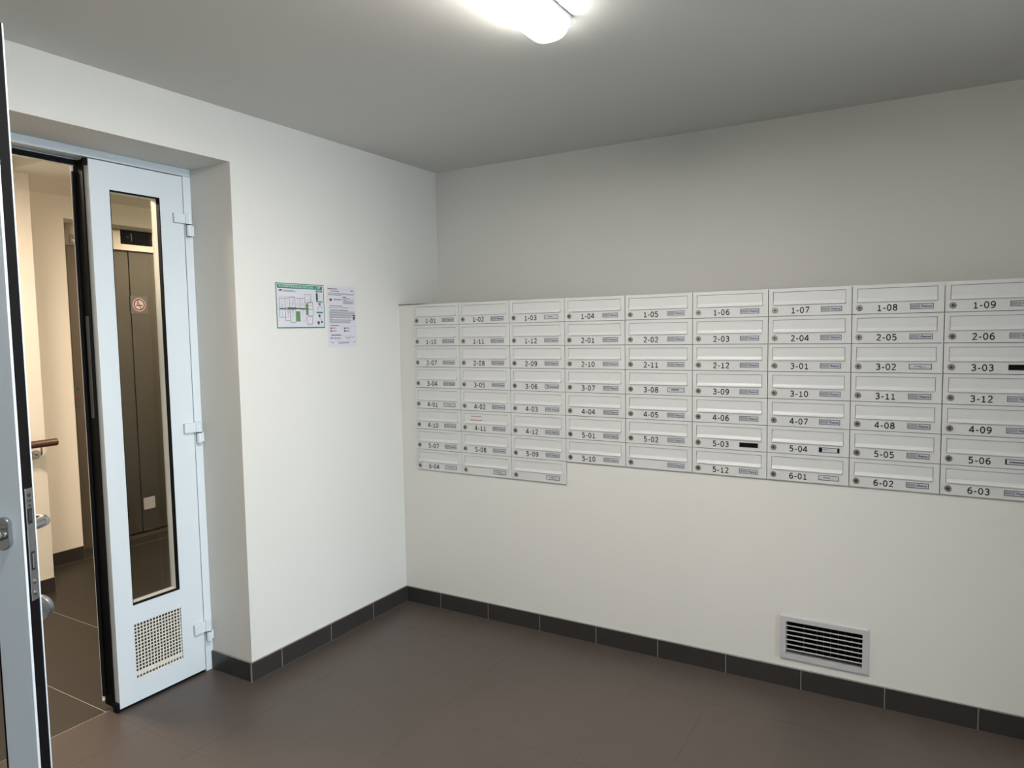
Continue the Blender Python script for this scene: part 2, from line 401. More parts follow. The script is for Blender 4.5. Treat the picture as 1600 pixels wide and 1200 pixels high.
# ---------------------------------------------------------------- elevator
el = empty('elevator', (LX, (LY0 + LY1) / 2, 0)); tag(el, 'brushed steel elevator with sliding doors seen beyond the white double door', 'elevator')
cy = (LY0 + LY1) / 2
def ep(name, b, m, bevel=0, par=None):
    x0, x1, y0, y1, z0, z1 = b
    return part(name, B(x0 - LX, x1 - LX, y0 - cy, y1 - cy, z0, z1), M[m], par or el, bevel)
DX = LX - .018
DZ = 2.105; FY0 = -.335; SP = .112; FY1 = .80
ep('door_panel', (DX - .03, DX - .012, FY0 + .02, SP, .012, DZ + .02), 'lift', .001)
ep('door_panel', (DX - .028, DX - .006, SP + .003, FY1 + .02, .012, DZ + .02), 'lift', .001)
ep('jamb', (DX - .06, LX + .0, LY0 - .0, FY0 + .004, .0, LZ - .0), 'liftdark')
# rounded stainless head: convex at the left end so that it carries a highlight
head = MB(); pr = []
for k in range(9):
    a = math.pi / 2 * k / 8
    pr.append((.030 * math.sin(a) + LX - .010 - LX, FY0 - .02 + .05 * (1 - math.cos(a)) - cy))
prof = [(-.05, FY0 - .02 - cy)] + pr + [(.020, FY1 + .1 - cy), (-.05, FY1 + .1 - cy)]
head.extrude(prof, DZ + .005, LZ - .001, 'z')
part('header', head, M['liftframe'], el)
ep('frame_column', (LX - .03, LX + .002, FY0, FY0 + .060, 0, DZ + .01), 'liftdark', .002)
ep('sill', (LX - .09, LX - .005, FY0 + .05, FY1 + .1, 0, .004), 'liftframe')
ep('sill', (LX + .004, LX + .060, FY0 + .05, FY1 + .1, 0, .003), 'liftframe')
cp = ep('call_panel', (LX - .0, LX + .006, FY0 - .005, FY0 + .036, 1.0, 1.185), 'lift', .002)
part('button', MB().lathe([(.007, 0), (.007, .004)], 12, Matrix.Translation((.006, FY0 + .018 - cy, 1.13)) @ Matrix.Rotation(math.pi / 2, 4, 'Y')), M['ink'], cp)
part('button', MB().lathe([(.008, 0), (.008, .004)], 12, Matrix.Translation((.006, FY0 + .018 - cy, 1.06)) @ Matrix.Rotation(math.pi / 2, 4, 'Y')), M['pinkred'], cp)
dp = ep('display', (LX + .0, LX + .026, .037, .276, 2.153, 2.255), 'displ', .003)
part('digits', MB().add([(.0265, .075 - cy, 2.203), (.0265, .092 - cy, 2.203), (.0265, .092 - cy, 2.207), (.0265, .075 - cy, 2.207)], [(0, 1, 2, 3)])
     .add([(.0265, .112 - cy, 2.18), (.0265, .117 - cy, 2.18), (.0265, .117 - cy, 2.235), (.0265, .112 - cy, 2.235)], [(0, 1, 2, 3)])
     .add([(.0265, .102 - cy, 2.222), (.0265, .106 - cy, 2.218), (.0265, .117 - cy, 2.231), (.0265, .113 - cy, 2.235)], [(0, 1, 2, 3)]), M['digit'], dp)

def ring(mb, cx, cz, r0, r1, y, seg=32):   # flat ring in the y-z plane facing +x ; here (cx -> y)
    vs = []; fs = []
    for k in range(seg):
        a = 2 * math.pi * k / seg
        vs += [(y, cx + r0 * math.cos(a), cz + r0 * math.sin(a)), (y, cx + r1 * math.cos(a), cz + r1 * math.sin(a))]
    for k in range(seg):
        a = 2 * k; b = 2 * ((k + 1) % seg); fs.append((a, a + 1, b + 1, b))
    return mb.add(vs, fs)
def disc(mb, cx, cz, r, y, seg=32):
    return mb.add([(y, cx + r * math.cos(2 * math.pi * k / seg), cz + r * math.sin(2 * math.pi * k / seg)) for k in range(seg)], [tuple(range(seg))])
def bar(mb, y, p, q, w_):
    d = (Vector(q) - Vector(p)).normalized(); n_ = Vector((-d.y, d.x)) * w_ / 2
    pts = [Vector(p) + n_, Vector(p) - n_, Vector(q) - n_, Vector(q) + n_]
    return mb.add([(y, a.x, a.y) for a in pts], [(0, 1, 2, 3)])
def no_smoking(root, y, r, x):
    d = part('disc', disc(MB(), 0, 0, r * 1.13, x), M['white'], root)
    part('ring', ring(MB(), 0, 0, r * .78, r, x + .0004), M['pinkred'], root)
    mb = MB(); bar(mb, x + .0003, (-r * .55, -r * .12), (r * .62, -r * .12), r * .17)
    bar(mb, x + .0003, (-r * .3, r * .0), (-r * .38, r * .28), r * .07); bar(mb, x + .0003, (-r * .38, r * .28), (-r * .18, r * .42), r * .07)
    bar(mb, x + .0003, (-r * .18, r * .42), (-r * .30, r * .62), r * .07)
    part('cigarette', mb, M['ink'], root)
    part('slash', bar(MB(), x + .0005, (-r * .30, r * .72), (r * .30, -r * .72), r * .16), M['pinkred'], root)
DF = DX - .006
s = empty('no_smoking_sign', (DF, .176, 1.720)); tag(s, 'square grey no smoking sign with red ring on the elevator door', 'sign')
part('backing', B(0, .0012, -.066, .066, -.066, .066), M['signgrey'], s)
no_smoking(s, 0, .044, .0016)
s = empty('small_no_smoking_sign', (LX + .0201, -.262, 2.146)); tag(s, 'small no smoking and green pictogram strip on the elevator header', 'sign')
part('backing', B(0, .001, -.056, .056, -.036, .036), M['signgrey'], s)
part('disc', disc(MB(), -.02, .0, .026, .0013), M['white'], s)
part('ring', ring(MB(), -.02, 0, .018, .024, .0016), M['ink'], s)
part('slash', bar(MB(), .0018, (-.034, .014), (-.006, -.014), .006), M['ink'], s)
part('green_panel', B(.001, .0016, .018, .052, -.030, .030), M['green'], s)
tag(part('sticker', B(DF, DF + .0012, .128, .218, .176, .266), mat('pale_sticker', (.48, .47, .50), .4)), 'square pale grey sticker low on the elevator door', 'sticker')

# ---------------------------------------------------------------- wooden handrail
t = empty('handrail', (-1.85, -1.4, .884)); tag(t, 'round dark wooden handrail on a steel bracket beyond the open door', 'handrail')
part('rail', MB().tube([(0, -1.9, 0), (0, -.5, 0), (0, .556, 0), (0, .560, 0)], [.021, .021, .021, .019], 20), M['wood'], t)
for yb in (.475, -.6, -1.6):
    b = part('bracket', MB().tube([(0, yb, -.018), (0, yb, -.050), (-.006, yb, -.062), (-.020, yb, -.066), (-.07, yb, -.066)], .0055, 10), M['steel'], t)
    part('rosette', MB().lathe([(.026, 0), (.026, .005), (.012, .007)], 20, Matrix.Translation((-.07, yb, -.066)) @ Matrix.Rotation(math.pi / 2, 4, 'Y')), M['steel'], b)

# ================================================================ DOUBLE DOOR
XR = XF - .075        # rear of the frame
fr = struct(empty('door_frame', (XF, YA, 0)))
def fp(name, b, m, bevel=0, par=None, org=(XF, YA, 0)):
    return part(name, B(b[0] - org[0], b[1] - org[0], b[2] - org[1], b[3] - org[1], b[4], b[5]), M[m], par or fr, bevel)
fp('head', (XR, XF, YL, YA, 2.143, HB), 'upvc', .0012)
fp('jamb', (XR, XF, -1.0735, YA, 0, 2.1425), 'upvc', .0012)
fp('jamb', (XR, XF, YL, YL + .045, 0, 2.1425), 'upvc', .0012)
fp('stop', (XR - .03, XR - .0005, YL + .03, -1.02, 2.122, HB - .004), 'upvc')
fp('head_gasket', (XR - .002, XR + .004, YL + .045, -1.452, 2.120, 2.1405), 'black', .002)
fp('head_gasket', (XR + .003, XR + .009, YL + .045, -1.452, 2.127, 2.132), 'black', .001)
fp('gasket_end', (XF - .018, XF - .006, -1.475, -1.452, 2.114, 2.1405), 'black', .002)

# --- narrow fixed leaf (door_1)
D1 = struct(empty('door_1', (XF, -1.27, 0)))
def d1(name, b, m, bevel=0, par=None): return fp(name, b, m, bevel, par or D1, (XF, -1.27, 0))
LXF, LXR = XF + .0, XF - .056
y0, y1, z0, z1 = -1.460, -1.0775, .012, 2.1385
gy0, gy1, gz0, gz1 = -1.386, -1.181, .405, 2.036       # glass opening
py0, py1, pz0, pz1 = -1.387, -1.186, .103, .327        # perforated opening
lf = slab('x', LXR, LXF, [y0, gy0, gy1, y1], [z0, pz0, pz1, gz0, gz1, z1], [(gy0, gy1, gz0, gz1), (gy0, gy1, pz0, pz1)])
bm_leaf = MB()
def ring_box(mb, Y0, Y1, Z0, Z1, x0, x1, a0, a1, c0, c1):
    mb.box(x0, x1, Y0, a0, Z0, Z1); mb.box(x0, x1, a1, Y1, Z0, Z1); mb.box(x0, x1, a0, a1, Z0, c0); mb.box(x0, x1, a0, a1, c1, Z1)
def stile_part(name, Y0, Y1, Z0, Z1): return d1(name, (LXR, LXF, Y0, Y1, Z0, Z1), 'upvc')
stile_part('stile', y0, gy0, z0, z1); stile_part('stile', gy1, y1, z0, z1)
stile_part('rail', gy0, gy1, z0, pz0); stile_part('rail', gy0, gy1, gz1, z1)
stile_part('rail', gy0, gy1, pz1, gz0)
d1('edge_gasket', (XF - .092, XF - .030, y0 - .006, y0 - .0003, .014, 2.1385), 'black', .001)
d1('edge_gasket', (XF - .092, XF - .082, y0 - .016, y0 - .005, .05, 2.10), 'black', .002)
d1('strike_plate', (XF - .064, XF - .046, y0 - .0085, y0 - .0055, 1.165, 1.555), 'gap', .0006)
d1('edge_lip', (XF - .0935, XF - .0915, y0 - .0165, y0 - .001, .03, 2.12), 'bead')
d1('bottom_brush', (XF - .060, XF - .004, y0 + .004, y1 - .003, .0006, .0125), 'black')
d1('bottom_cap', (XF - .030, XF - .001, y0 - .012, y0 + .006, .0006, .036), 'black', .002)
# glazing: outer black gasket ring, beads and the pane set back
gk = MB(); ring_box(gk, gy0 - 0, gy1, gz0, gz1, LXF - .021, LXF - .0012, gy0 + .0035, gy1 - .0035, gz0 + .0035, gz1 - .0035)
gk2 = MB(); gk2.v = [(a - XF, b + 1.27, c) for a, b, c in gk.v]; gk2.f = gk.f; gk2.sm = gk.sm
part('glass_gasket', gk2, M['black'], D1)
gk = MB(); ring_box(gk, gy0, gy1, gz0, gz1, LXR + .001, LXF - .0215, gy0 + .004, gy1 - .004, gz0 + .004, gz1 - .004)
gk2 = MB(); gk2.v = [(a - XF, b + 1.27, c) for a, b, c in gk.v]; gk2.f = gk.f; gk2.sm = gk.sm
part('glazing_bead', gk2, M['bead'], D1)
d1('pane', (XF - .054, XF - .048, gy0 + .004, gy1 - .004, gz0 + .004, gz1 - .004), 'glass')
# perforated sheet: front lattice of bars with square holes
pf = MB(); nx, nz = 15, 16; wy = (py1 - py0) / nx; hz = (pz1 - pz0) / nz; bw = .0039
for k in range(nx + 1):
    yy = py0 + k * wy; a, b = max(gy0, yy - bw / 2), min(gy1, yy + bw / 2)
    if b > a: pf.box(-.0045, -.0030, a + 1.27, b + 1.27, pz0, pz1)
for k in range(nz + 1):
    zz = pz0 + k * hz; pf.box(-.0046, -.0029, gy0 + 1.27, gy1 + 1.27, max(pz0, zz - bw / 2), min(pz1, zz + bw / 2))
p_ = part('perforated_grille', pf, M['bead'], D1)
d1('grille_backing', (XF - .030, XF - .026, gy0, gy1, pz0, pz1), 'backing')
d1('grille_bead', (XF - .0085, XF - .0050, gy0, gy1, pz0 + .0165, pz0 + .0260), 'bead')
# hinges
for zt, zm, zb in ((1.986, 1.942, 1.893), (1.107, 1.061, 1.016), (.231, .182, .137)):
    h = empty('hinge', (0, 0, 0)); h.parent = D1
    h.location = (0, -1.0685 + 1.27, zm)
    hh = zt - zm; hb = zb - zm; yc = 0.0125; r = .0105; xc = .0125
    part('leaf_plate', B(.0006, .014, -.060, -.004, .002, hh - .002), M['upvc'], h, .003, 2)
    part('knuckle', MB().lathe([(r, .0015), (r, hh), (r - .002, hh + .001)], 24, Matrix.Translation((xc, yc - .006, 0))).box(.001, .018, -.010, .004, .002, hh - .001), M['upvc'], h)
    part('pin_gap', MB().lathe([(r * 1.02, -.0030), (r * 1.02, .0016)], 20, Matrix.Translation((xc, yc - .006, 0))), M['ink'], h)
    part('lower_knuckle', MB().lathe([(r, hb), (r, -.0030)], 24, Matrix.Translation((xc, yc - .006, 0))).box(.001, .012, yc - .004, .0295, hb + .003, -.004), M['upvc'], h)
    part('cap', MB().lathe([(r * .85, hb - .002), (r * .85, hb)], 20, Matrix.Translation((xc, yc - .006, 0))), M['gap'], h)

# --- wide open leaf (door_2), swung into the room; local x along the leaf, y through it
th = math.radians(28)
HP = Vector((XF, -2.7720, 0))
D2 = struct(empty('door_2', mw=Matrix.Translation(HP) @ Matrix.Rotation(th, 4, 'Z')))
L = 1.1618; A0, A1 = .0105, .0525; ZB, ZU = .012, 2.136; st = .068
def d2(name, b, m, bevel=0, par=None): return part(name, B(*b), M[m], par or D2, bevel)
d2('stile', (L - st, L - .003, A0, A1, ZB, ZU - .002), 'upvc', .0010)
d2('stile', (.012, .085, A0, A1, ZB, ZU - .002), 'upvc', .0010)
d2('rail', (.085, L - st, A0, A1, ZB, ZB + .10), 'upvc', .0010)
d2('rail', (.085, L - st, A0, A1, .327, .405), 'upvc', .0010)
d2('rail', (.085, L - st, A0, A1, ZU - .10, ZU - .002), 'upvc', .0010)
d2('edge_lip', (L - .004, L + .0012, A0, A0 + .0075, ZB, ZU), 'upvc', .0006)
d2('edge_lip', (L - .004, L + .0012, A1 - .0035, A1 + .0005, ZB, ZU), 'upvc', .0006)
d2('edge_gasket', (L - .0035, L, A0 + .0078, A1 - .0038, ZB, ZU - .0005), 'black')
d2('top_gasket', (.012, L - .003, A0 + .004, A1 - .004, ZU - .002, ZU + .003), 'black')
d2('glass_gasket', (L - st - .004, L - st, A0 + .001, A0 + .012, .405, ZU - .10), 'black')
d2('pane', (.085, L - st, .030, .036, .405, ZU - .10), 'glass')
d2('panel', (.085, L - st, .020, .042, ZB + .10, .327), 'upvc')
lp = d2('lock_plate', (L - .003, L + .0018, .0245, .0462, .892, 1.142), 'plate', .0006)
LC = .0352
d2('latch_slot', (L + .0016, L + .0022, .0275, .0405, 1.064, 1.098), 'void', 0, lp)
d2('latch_bolt', (L + .0022, L + .0042, .0295, .0385, 1.070, 1.092), 'lockdark', .0008, lp)
d2('deadbolt', (L + .0016, L + .0026, .0300, .0400, .960, 1.001), 'void', 0, lp)
d2('deadbolt', (L + .0026, L + .0036, .0325, .0375, .964, .997), 'plate', .0006, lp)
for zz in (1.128, .934, .908):
    part('screw', MB().lathe([(.0052, 0), (.0052, .0008), (.003, .0014)], 16, Matrix.Translation((L + .0018, LC, zz)) @ Matrix.Rotation(math.pi / 2, 4, 'Y')), M['steel' if zz < 1 else 'lockdark'], lp)
tm = text_mesh('E92', .008, M['ink'], 0)
link('engraving', text_mesh('OL', .009, M['ink'], .0002), lp, mw=Matrix.Translation((L + .0021, LC, 1.112)) @ R_E)
link('engraving', text_mesh('92', .009, M['ink'], .0002), lp, mw=Matrix.Translation((L + .0021, LC, 1.101)) @ R_E)
# handles: an oval rose and lever on the room face, a lever and a round knob on the far face
def oval(mb, cx, cz, rx, rz, y0_, y1_, seg=32):
    r = [(cx + rx * math.cos(2 * math.pi * k / seg), cz + rz * math.sin(2 * math.pi * k / seg)) for k in range(seg)]
    pts = []
    for (px, pz) in r:
        dz = pz - cz; straight = (rz - rx)
        a = math.atan2(pz - cz, px - cx); cz2 = cz + (straight if dz > 0 else -straight)
        a2 = 2 * math.pi * r.index((px, pz)) / seg
        pts.append((cx + rx * math.cos(a2), cz2 + rx * math.sin(a2)))
    return mb.extrude(pts, y0_, y1_, 'y', False)
HX = L - .037; HZ = 1.050
hd = part('handle_rose', oval(MB(), HX, HZ, .0165, .036, A0 - .011, A0), M['steel'], D2, .002, 2)
part('lever', MB().tube([(HX, A0 - .01, HZ), (HX, A0 - .045, HZ), (HX - .006, A0 - .056, HZ), (HX - .018, A0 - .060, HZ), (HX - .12, A0 - .060, HZ)], .0095, 16), M['steel'], hd)
part('lever_collar', MB().lathe([(.0125, 0), (.0125, .010), (.010, .012)], 20, Matrix.Translation((HX, A0 - .011, HZ)) @ Matrix.Rotation(math.pi / 2, 4, 'X')), M['steel'], hd)
hb_ = part('handle_rose', oval(MB(), HX, HZ, .0165, .036, A1, A1 + .009), M['steel'], D2, .002, 2)
yo = A1 + .088
part('lever', MB().tube([(HX, A1 + .008, HZ - .006), (HX, yo - .022, HZ - .006), (HX - .003, yo - .009, HZ - .006), (HX - .012, yo, HZ - .006), (HX - .026, yo + .003, HZ - .006), (HX - .13, yo + .003, HZ - .006)], .0125, 18), M['steel'], hb_)
kb = part('knob', MB().lathe([(.012, 0), (.012, .030), (.023, .031), (.0280, .034), (.0292, .039), (.0285, .046), (.0255, .050), (.021, .051), (.0205, .0490), (.008, .0490)], 32,
     Matrix.Translation((HX + .004, A1, .851)) @ Matrix.Rotation(-math.pi / 2, 4, 'X')), M['satin'], D2)
for zz in (.25, 1.1, 1.95):
    part('hinge', MB().lathe([(.0105, 0), (.0105, .09)], 20, Matrix.Translation((.004, -.004, zz))), M['upvc'], D2)

# ================================================================ CEILING BATTEN LAMP
LXc, LY = 1.467, -1.045
t = empty('ceiling_light', (LXc, LY - .60, ZC)); tag(t, 'long white glowing batten light on the ceiling', 'lamp')
pf_ = []
hwid, dep = .063, .065
for k in range(17):
    a = math.pi * k / 16
    pf_.append((math.copysign(abs(math.cos(a)) ** .75, math.cos(a)) * hwid, -.014 - (math.sin(a) ** .8) * (dep - .014)))
nseg = 8; mb = MB(); rings = []
Lh = .60
for j, (yy, sc) in enumerate([(-Lh + .006, .90), (-Lh + .014, .97), (-Lh + .03, 1.0), (Lh - .030, 1.0), (Lh - .014, .992), (Lh - .004, .965), (Lh + .002, .90)]):
    rings.append([(x * sc if sc < 1 else x, yy, -.014 + (z + .014) * sc) for x, z in pf_])
vs = [p for r in rings for p in r]; n = len(pf_); fs = []
for j in range(len(rings) - 1):
    for k in range(n - 1): fs.append((j * n + k, j * n + k + 1, (j + 1) * n + k + 1, (j + 1) * n + k))
    fs.append((j * n + n - 1, j * n, (j + 1) * n, (j + 1) * n + n - 1))
fs.append(tuple(range(n))); fs.append(tuple((len(rings) - 1) * n + k for k in range(n)))
mb.add(vs, fs, True); part('diffuser', mb, M['lamp'], t)
part('lamp_base', B(-.066, .066, -Lh, Lh, -.013, -.0005), M['lampbody'], t, .002)
part('end_cap', B(-.067, .067, Lh - .002, Lh + .006, -.030, -.0005), M['lampbody'], t, .003, 2)

# ================================================================ VENT GRILLE
t = empty('vent_grille', (2.118, 0, .208)); tag(t, 'white rectangular vent grille low on the wall under the mailboxes', 'vent')
W2, H2 = .1645, .091; w2, h2 = .1405, .0685
fv = MB()
def rb(mb, x0, x1, z0, z1, a0, a1, c0, c1, yf, yb):
    mb.box(x0, a0, yf, yb, z0, z1); mb.box(a1, x1, yf, yb, z0, z1); mb.box(a0, a1, yf, yb, z0, c0); mb.box(a0, a1, yf, yb, c1, z1)
    return mb
def frame_mesh(x0, x1, z0, z1, a0, a1, c0, c1, yf, yb, lip):
    # mitred frame: sloping outer edge
    mb = MB(); O = [(x0, z0), (x1, z0), (x1, z1), (x0, z1)]; I = [(a0, c0), (a1, c0), (a1, c1), (a0, c1)]
    S_ = [(x0 + lip, z0 + lip), (x1 - lip, z0 + lip), (x1 - lip, z1 - lip), (x0 + lip, z1 - lip)]
    vs = [(p[0], 0, p[1]) for p in O] + [(p[0], yf, p[1]) for p in S_] + [(p[0], yf, p[1]) for p in I] + [(p[0], yb, p[1]) for p in I]
    fs = []
    for a, b in ((0, 4), (4, 8), (8, 12)):
        for k in range(4): fs.append((a + k, a + (k + 1) % 4, b + (k + 1) % 4, b + k))
    return mb.add(vs, fs)
part('frame', frame_mesh(-W2, W2, -H2, H2, -w2, w2, -h2, h2, -.009, .03, .004), M['alu'], t)
part('duct', rb(MB(), -.152, .152, -.079, .079, -w2 - .0005, w2 + .0005, -h2 - .0005, h2 + .0005, .03, .12).box(-.152, .152, .12, .125, -.079, .079), M['void'], t)
for k in range(6):
    zc = h2 - (k + 1) * (2 * h2) / 7
    part('slat', MB().extrude([(-.0048, zc - .0016), (-.0048, zc + .0014), (-.003, zc + .0022), (.012, zc - .0030), (.012, zc - .0046)], -w2, w2, 'x'), M['alu'], t)
for xx in (-.076, -.026, -.001, .024, .052, .077, .101, .125):
    part('rear_blade', B(xx - .0006, xx + .0006, .016, .034, -h2, h2), M['alublade'], t)

# ================================================================ NOTICES ON THE LEFT WALL
def q(mb, y0, y1, z0, z1, x): return mb.add([(x, y0, z0), (x, y1, z0), (x, y1, z1), (x, y0, z1)], [(0, 1, 2, 3)])
t = empty('evacuation_plan', (.0, -.6885, 1.602), mw=Matrix.Translation((0, -.6885, 1.602)) @ Matrix.Rotation(math.radians(.3), 4, 'X'))
tag(t, 'green bordered evacuation floor plan on the white wall', 'sign')
HW, HH = .1435, .1010
part('sheet', B(.0004, .0016, -HW, HW, -HH, HH), M['mint'], t)
part('paper', q(MB(), -HW + .006, HW - .006, -HH + .006, HH - .006, .0018), M['paper'], t)
g = MB()
for a in ((-HW + .0025, HW - .0025, HH - .0050, HH - .0018), (-HW + .0025, HW - .0025, -HH + .0016, -HH + .0055), (-HW + .0018, -HW + .0050, -HH + .0025, HH - .0025), (HW - .0050, HW - .0018, -HH + .0025, HH - .0025)):
    q(g, *a, .0020)
part('border', g, M['dkgreen'], t)
part('header_band', q(MB(), -HW + .010, HW - .012, HH - .0245, HH - .0085, .0020), M['green'], t)
hm = Matrix.Translation((.0022, -.002, HH - .0205)) @ R_E
link('header_text', text_mesh('POŽÁRNÍ EVAKUAČNÍ PLÁN - 1.NP', .0145, M['mint'], .0003, width=.245), t, mw=hm)
g = MB()
q(g, HW - .052, HW - .012, HH - .036, HH - .027, .0020); q(g, HW - .052, HW - .012, HH - .082, HH - .077, .0020); q(g, HW - .052, HW - .012, HH - .132, HH - .126, .0020)
part('legend_band', g, M['green'], t)
link('legend_text', text_mesh('LEGENDA', .007, M['mint'], 0, width=.026), t, mw=Matrix.Translation((.0022, HW - .032, HH - .0345)) @ R_E)
g = MB()
q(g, HW - .052, HW - .040, HH - .075, HH - .040, .0020)
for k, (a, b) in enumerate(((.004, .016), (.004, .012))):
    q(g, HW - .040 + a, HW - .040 + b, HH - .053 - .012 * k, HH - .0515 - .012 * k, .0020)
q(g, HW - .038, HW - .024, HH - .094, HH - .086, .0020); q(g, HW - .040, HW - .028, HH - .150, HH - .138, .0020)
q(g, HW - .048, HW - .034, HH - .184, HH - .170, .0020); q(g, HW - .026, HW - .014, HH - .178, HH - .170, .0020)
bar(g, .0020, (HW - .034, HH - .152), (HW - .016, HH - .172), .0018)
for k in range(9):
    a = math.pi * k / 8; b = math.pi * (k + 1) / 8
    bar(g, .0020, (HW - .030 + .012 * math.cos(a), HH - .112 + .012 * math.sin(a)), (HW - .030 + .012 * math.cos(b), HH - .112 + .012 * math.sin(b)), .002)
part('legend_symbols', g, M['grey'], t)
# plan walls
g = MB(); X0 = -HW + .018; ZM = -.018; LW = .0017
def ln(p0, p1, w_=LW): bar(g, .0020, (X0 + p0[0], ZM + p0[1]), (X0 + p1[0], ZM + p1[1]), w_)
def room(a, b, c, d, w_=LW): ln((a, c), (b, c), w_); ln((b, c), (b, d), w_); ln((b, d), (a, d), w_); ln((a, d), (a, c), w_)
room(0, .032, .006, .050); room(.032, .058, .010, .052); room(.058, .090, .008, .056); room(.090, .118, .008, .052)
room(.118, .148, .008, .052); room(.148, .184, .034, .070); room(.148, .190, .020, .046, .0009)
room(.168, .196, .004, .036); room(.168, .196, -.026, .004); room(.158, .192, -.064, -.030); room(0, .034, -.034, .002)
room(.034, .060, -.048, .002); room(.060, .092, -.056, .002); room(.116, .150, -.050, .002, .0009)
ln((0, .004), (.170, .004), .002); ln((.032, .010), (.100, .010), .0018)
for a in (.016, .046, .066, .074, .082, .104, .132): ln((a, .022), (a, .050), .0008)
for a in (.016, .048, .076, .130): ln((a, -.002), (a, -.034), .0008)
for a, c in ((.010, .012), (.046, -.012), (.070, -.010), (.066, .018), (.100, .018), (.130, -.010), (.128, .020)): room(a, a + .010, c, c + .010, .0009)
for a in (0, .032, .064): ln((a, .058), (a + .028, .058), .0007)
part('plan_lines', g, M['grey'], t)
g = MB()
for a in ((.046, .108, .0045, .0095), (.108, .158, .0045, .0090), (.154, .166, -.022, .030), (.094, .118, -.052, -.006)):
    q(g, X0 + a[0], X0 + a[1], ZM + a[2], ZM + a[3], .0019)
part('escape_route', g, M['leafg'], t)
g = MB()
q(g, X0 + .004, X0 + .018, HH - .036, HH - .030, .0020)
part('plan_logo', g, M['ink'], t)
link('plan_text', text_mesh('1.NP', .006, M['ink'], .0001), t, mw=Matrix.Translation((.0022, X0 + .000, HH - .036)) @ R_E)
g = MB(); random.seed(3)
def words(mb, y0_, y1_, z, h, x, gap=.0012):
    a = y0_
    while a < y1_ - .002:
        b = min(y1_, a + random.uniform(.003, .010)); q(mb, a, b, z, z + h, x); a = b + gap
words(g, X0 + .022, X0 + .086, HH - .034, .0022, .0020); words(g, X0 + .022, X0 + .100, HH - .039, .0018, .0020)
part('plan_caption', g, M['grey'], t)

t = empty('regulations_notice', mw=Matrix.Translation((0, -.4300, 1.5565)) @ Matrix.Rotation(math.radians(-.2), 4, 'X'))
tag(t, 'portrait paper notice of small print right of the green floor plan', 'sign')
HW, HH = .0965, .147
part('sheet', B(.0004, .0012, -HW, HW, -HH, HH), M['paper'], t)
def Zp(f): return HH - f * 2 * HH
def Yp(f): return -HW + f * 2 * HW
random.seed(11)
gt = MB(); rt = MB(); bt = MB()
def w2_(mb, a, b, f, h): words(mb, Yp(a), Yp(b), Zp(f), h * 1.35, .0014, .0008)
w2_(bt, .03, .35, .060, .0030); q(gt, Yp(.03), Yp(.92), Zp(.052), Zp(.052) + .0004, .0014); w2_(gt, .82, .92, .078, .0030)
w2_(rt, .10, .42, .095, .0026); w2_(gt, .03, .95, .125, .0013); w2_(gt, .03, .93, .140, .0013); w2_(gt, .03, .50, .155, .0013)
w2_(bt, .52, .66, .183, .0022)
for k, (a, b) in enumerate(((.54, .78), (.54, .94), (.54, .70), (.54, .92), (.54, .93), (.54, .90))): w2_(bt if k > 2 else gt, a, b, .200 + .0175 * k, .0016)
w2_(gt, .22, .50, .228, .0028); q(rt, Yp(.08), Yp(.16), Zp(.250), Zp(.210), .0014); q(bt, Yp(.10), Yp(.14), Zp(.243), Zp(.222), .0015)
w2_(rt, .08, .52, .332, .0024); q(gt, Yp(.5), Yp(.95), Zp(.348), Zp(.348) + .0004, .0014); w2_(gt, .04, .72, .358, .0014)
w2_(bt, .08, .70, .402, .0024)
for k in range(12): w2_(bt if k % 3 == 0 else gt, .06, random.choice((.78, .80, .92, .95)) if k != 7 else .16, .424 + .0165 * k, .0015)
q(rt, Yp(.86), Yp(.98), Zp(.492), Zp(.470), .0015); q(bt, Yp(.88), Yp(.95), Zp(.545), Zp(.502), .0015)
w2_(gt, .08, .38, .650, .0022); q(gt, Yp(.08), Yp(.95), Zp(.660), Zp(.660) + .0004, .0014)
for (f, a, m_) in ((.690, .08, rt), (.735, .08, rt), (.690, .55, gt), (.735, .55, bt)):
    q(m_, Yp(a), Yp(a + .06), Zp(f + .012), Zp(f - .014), .0014); w2_(rt if a < .3 else gt, a + .08, a + .22, f + .006, .0016); w2_(gt, a + .08, a + .17, f - .006, .0014)
w2_(bt, .10, .44, .806, .0028); q(gt, Yp(.10), Yp(.95), Zp(.812), Zp(.812) + .0004, .0014)
q(bt, Yp(.09), Yp(.14), Zp(.858), Zp(.836), .0014); w2_(gt, .17, .46, .850, .0015); w2_(bt, .17, .42, .862, .0015); w2_(gt, .58, .93, .842, .0015); w2_(gt, .62, .75, .862, .0015)
q(gt, Yp(.02), Yp(.98), Zp(.905), Zp(.905) + .0004, .0014); w2_(gt, .34, .74, .925, .0015); w2_(gt, .34, .72, .938, .0015); w2_(gt, .10, .18, .928, .0018); w2_(bt, .88, .95, .924, .0018)
for o_ in (part('grey_print', gt, M['grey'], t), part('red_print', rt, M['red'], t), part('black_print', bt, M['ink'], t)): o_['kind'] = 'stuff'

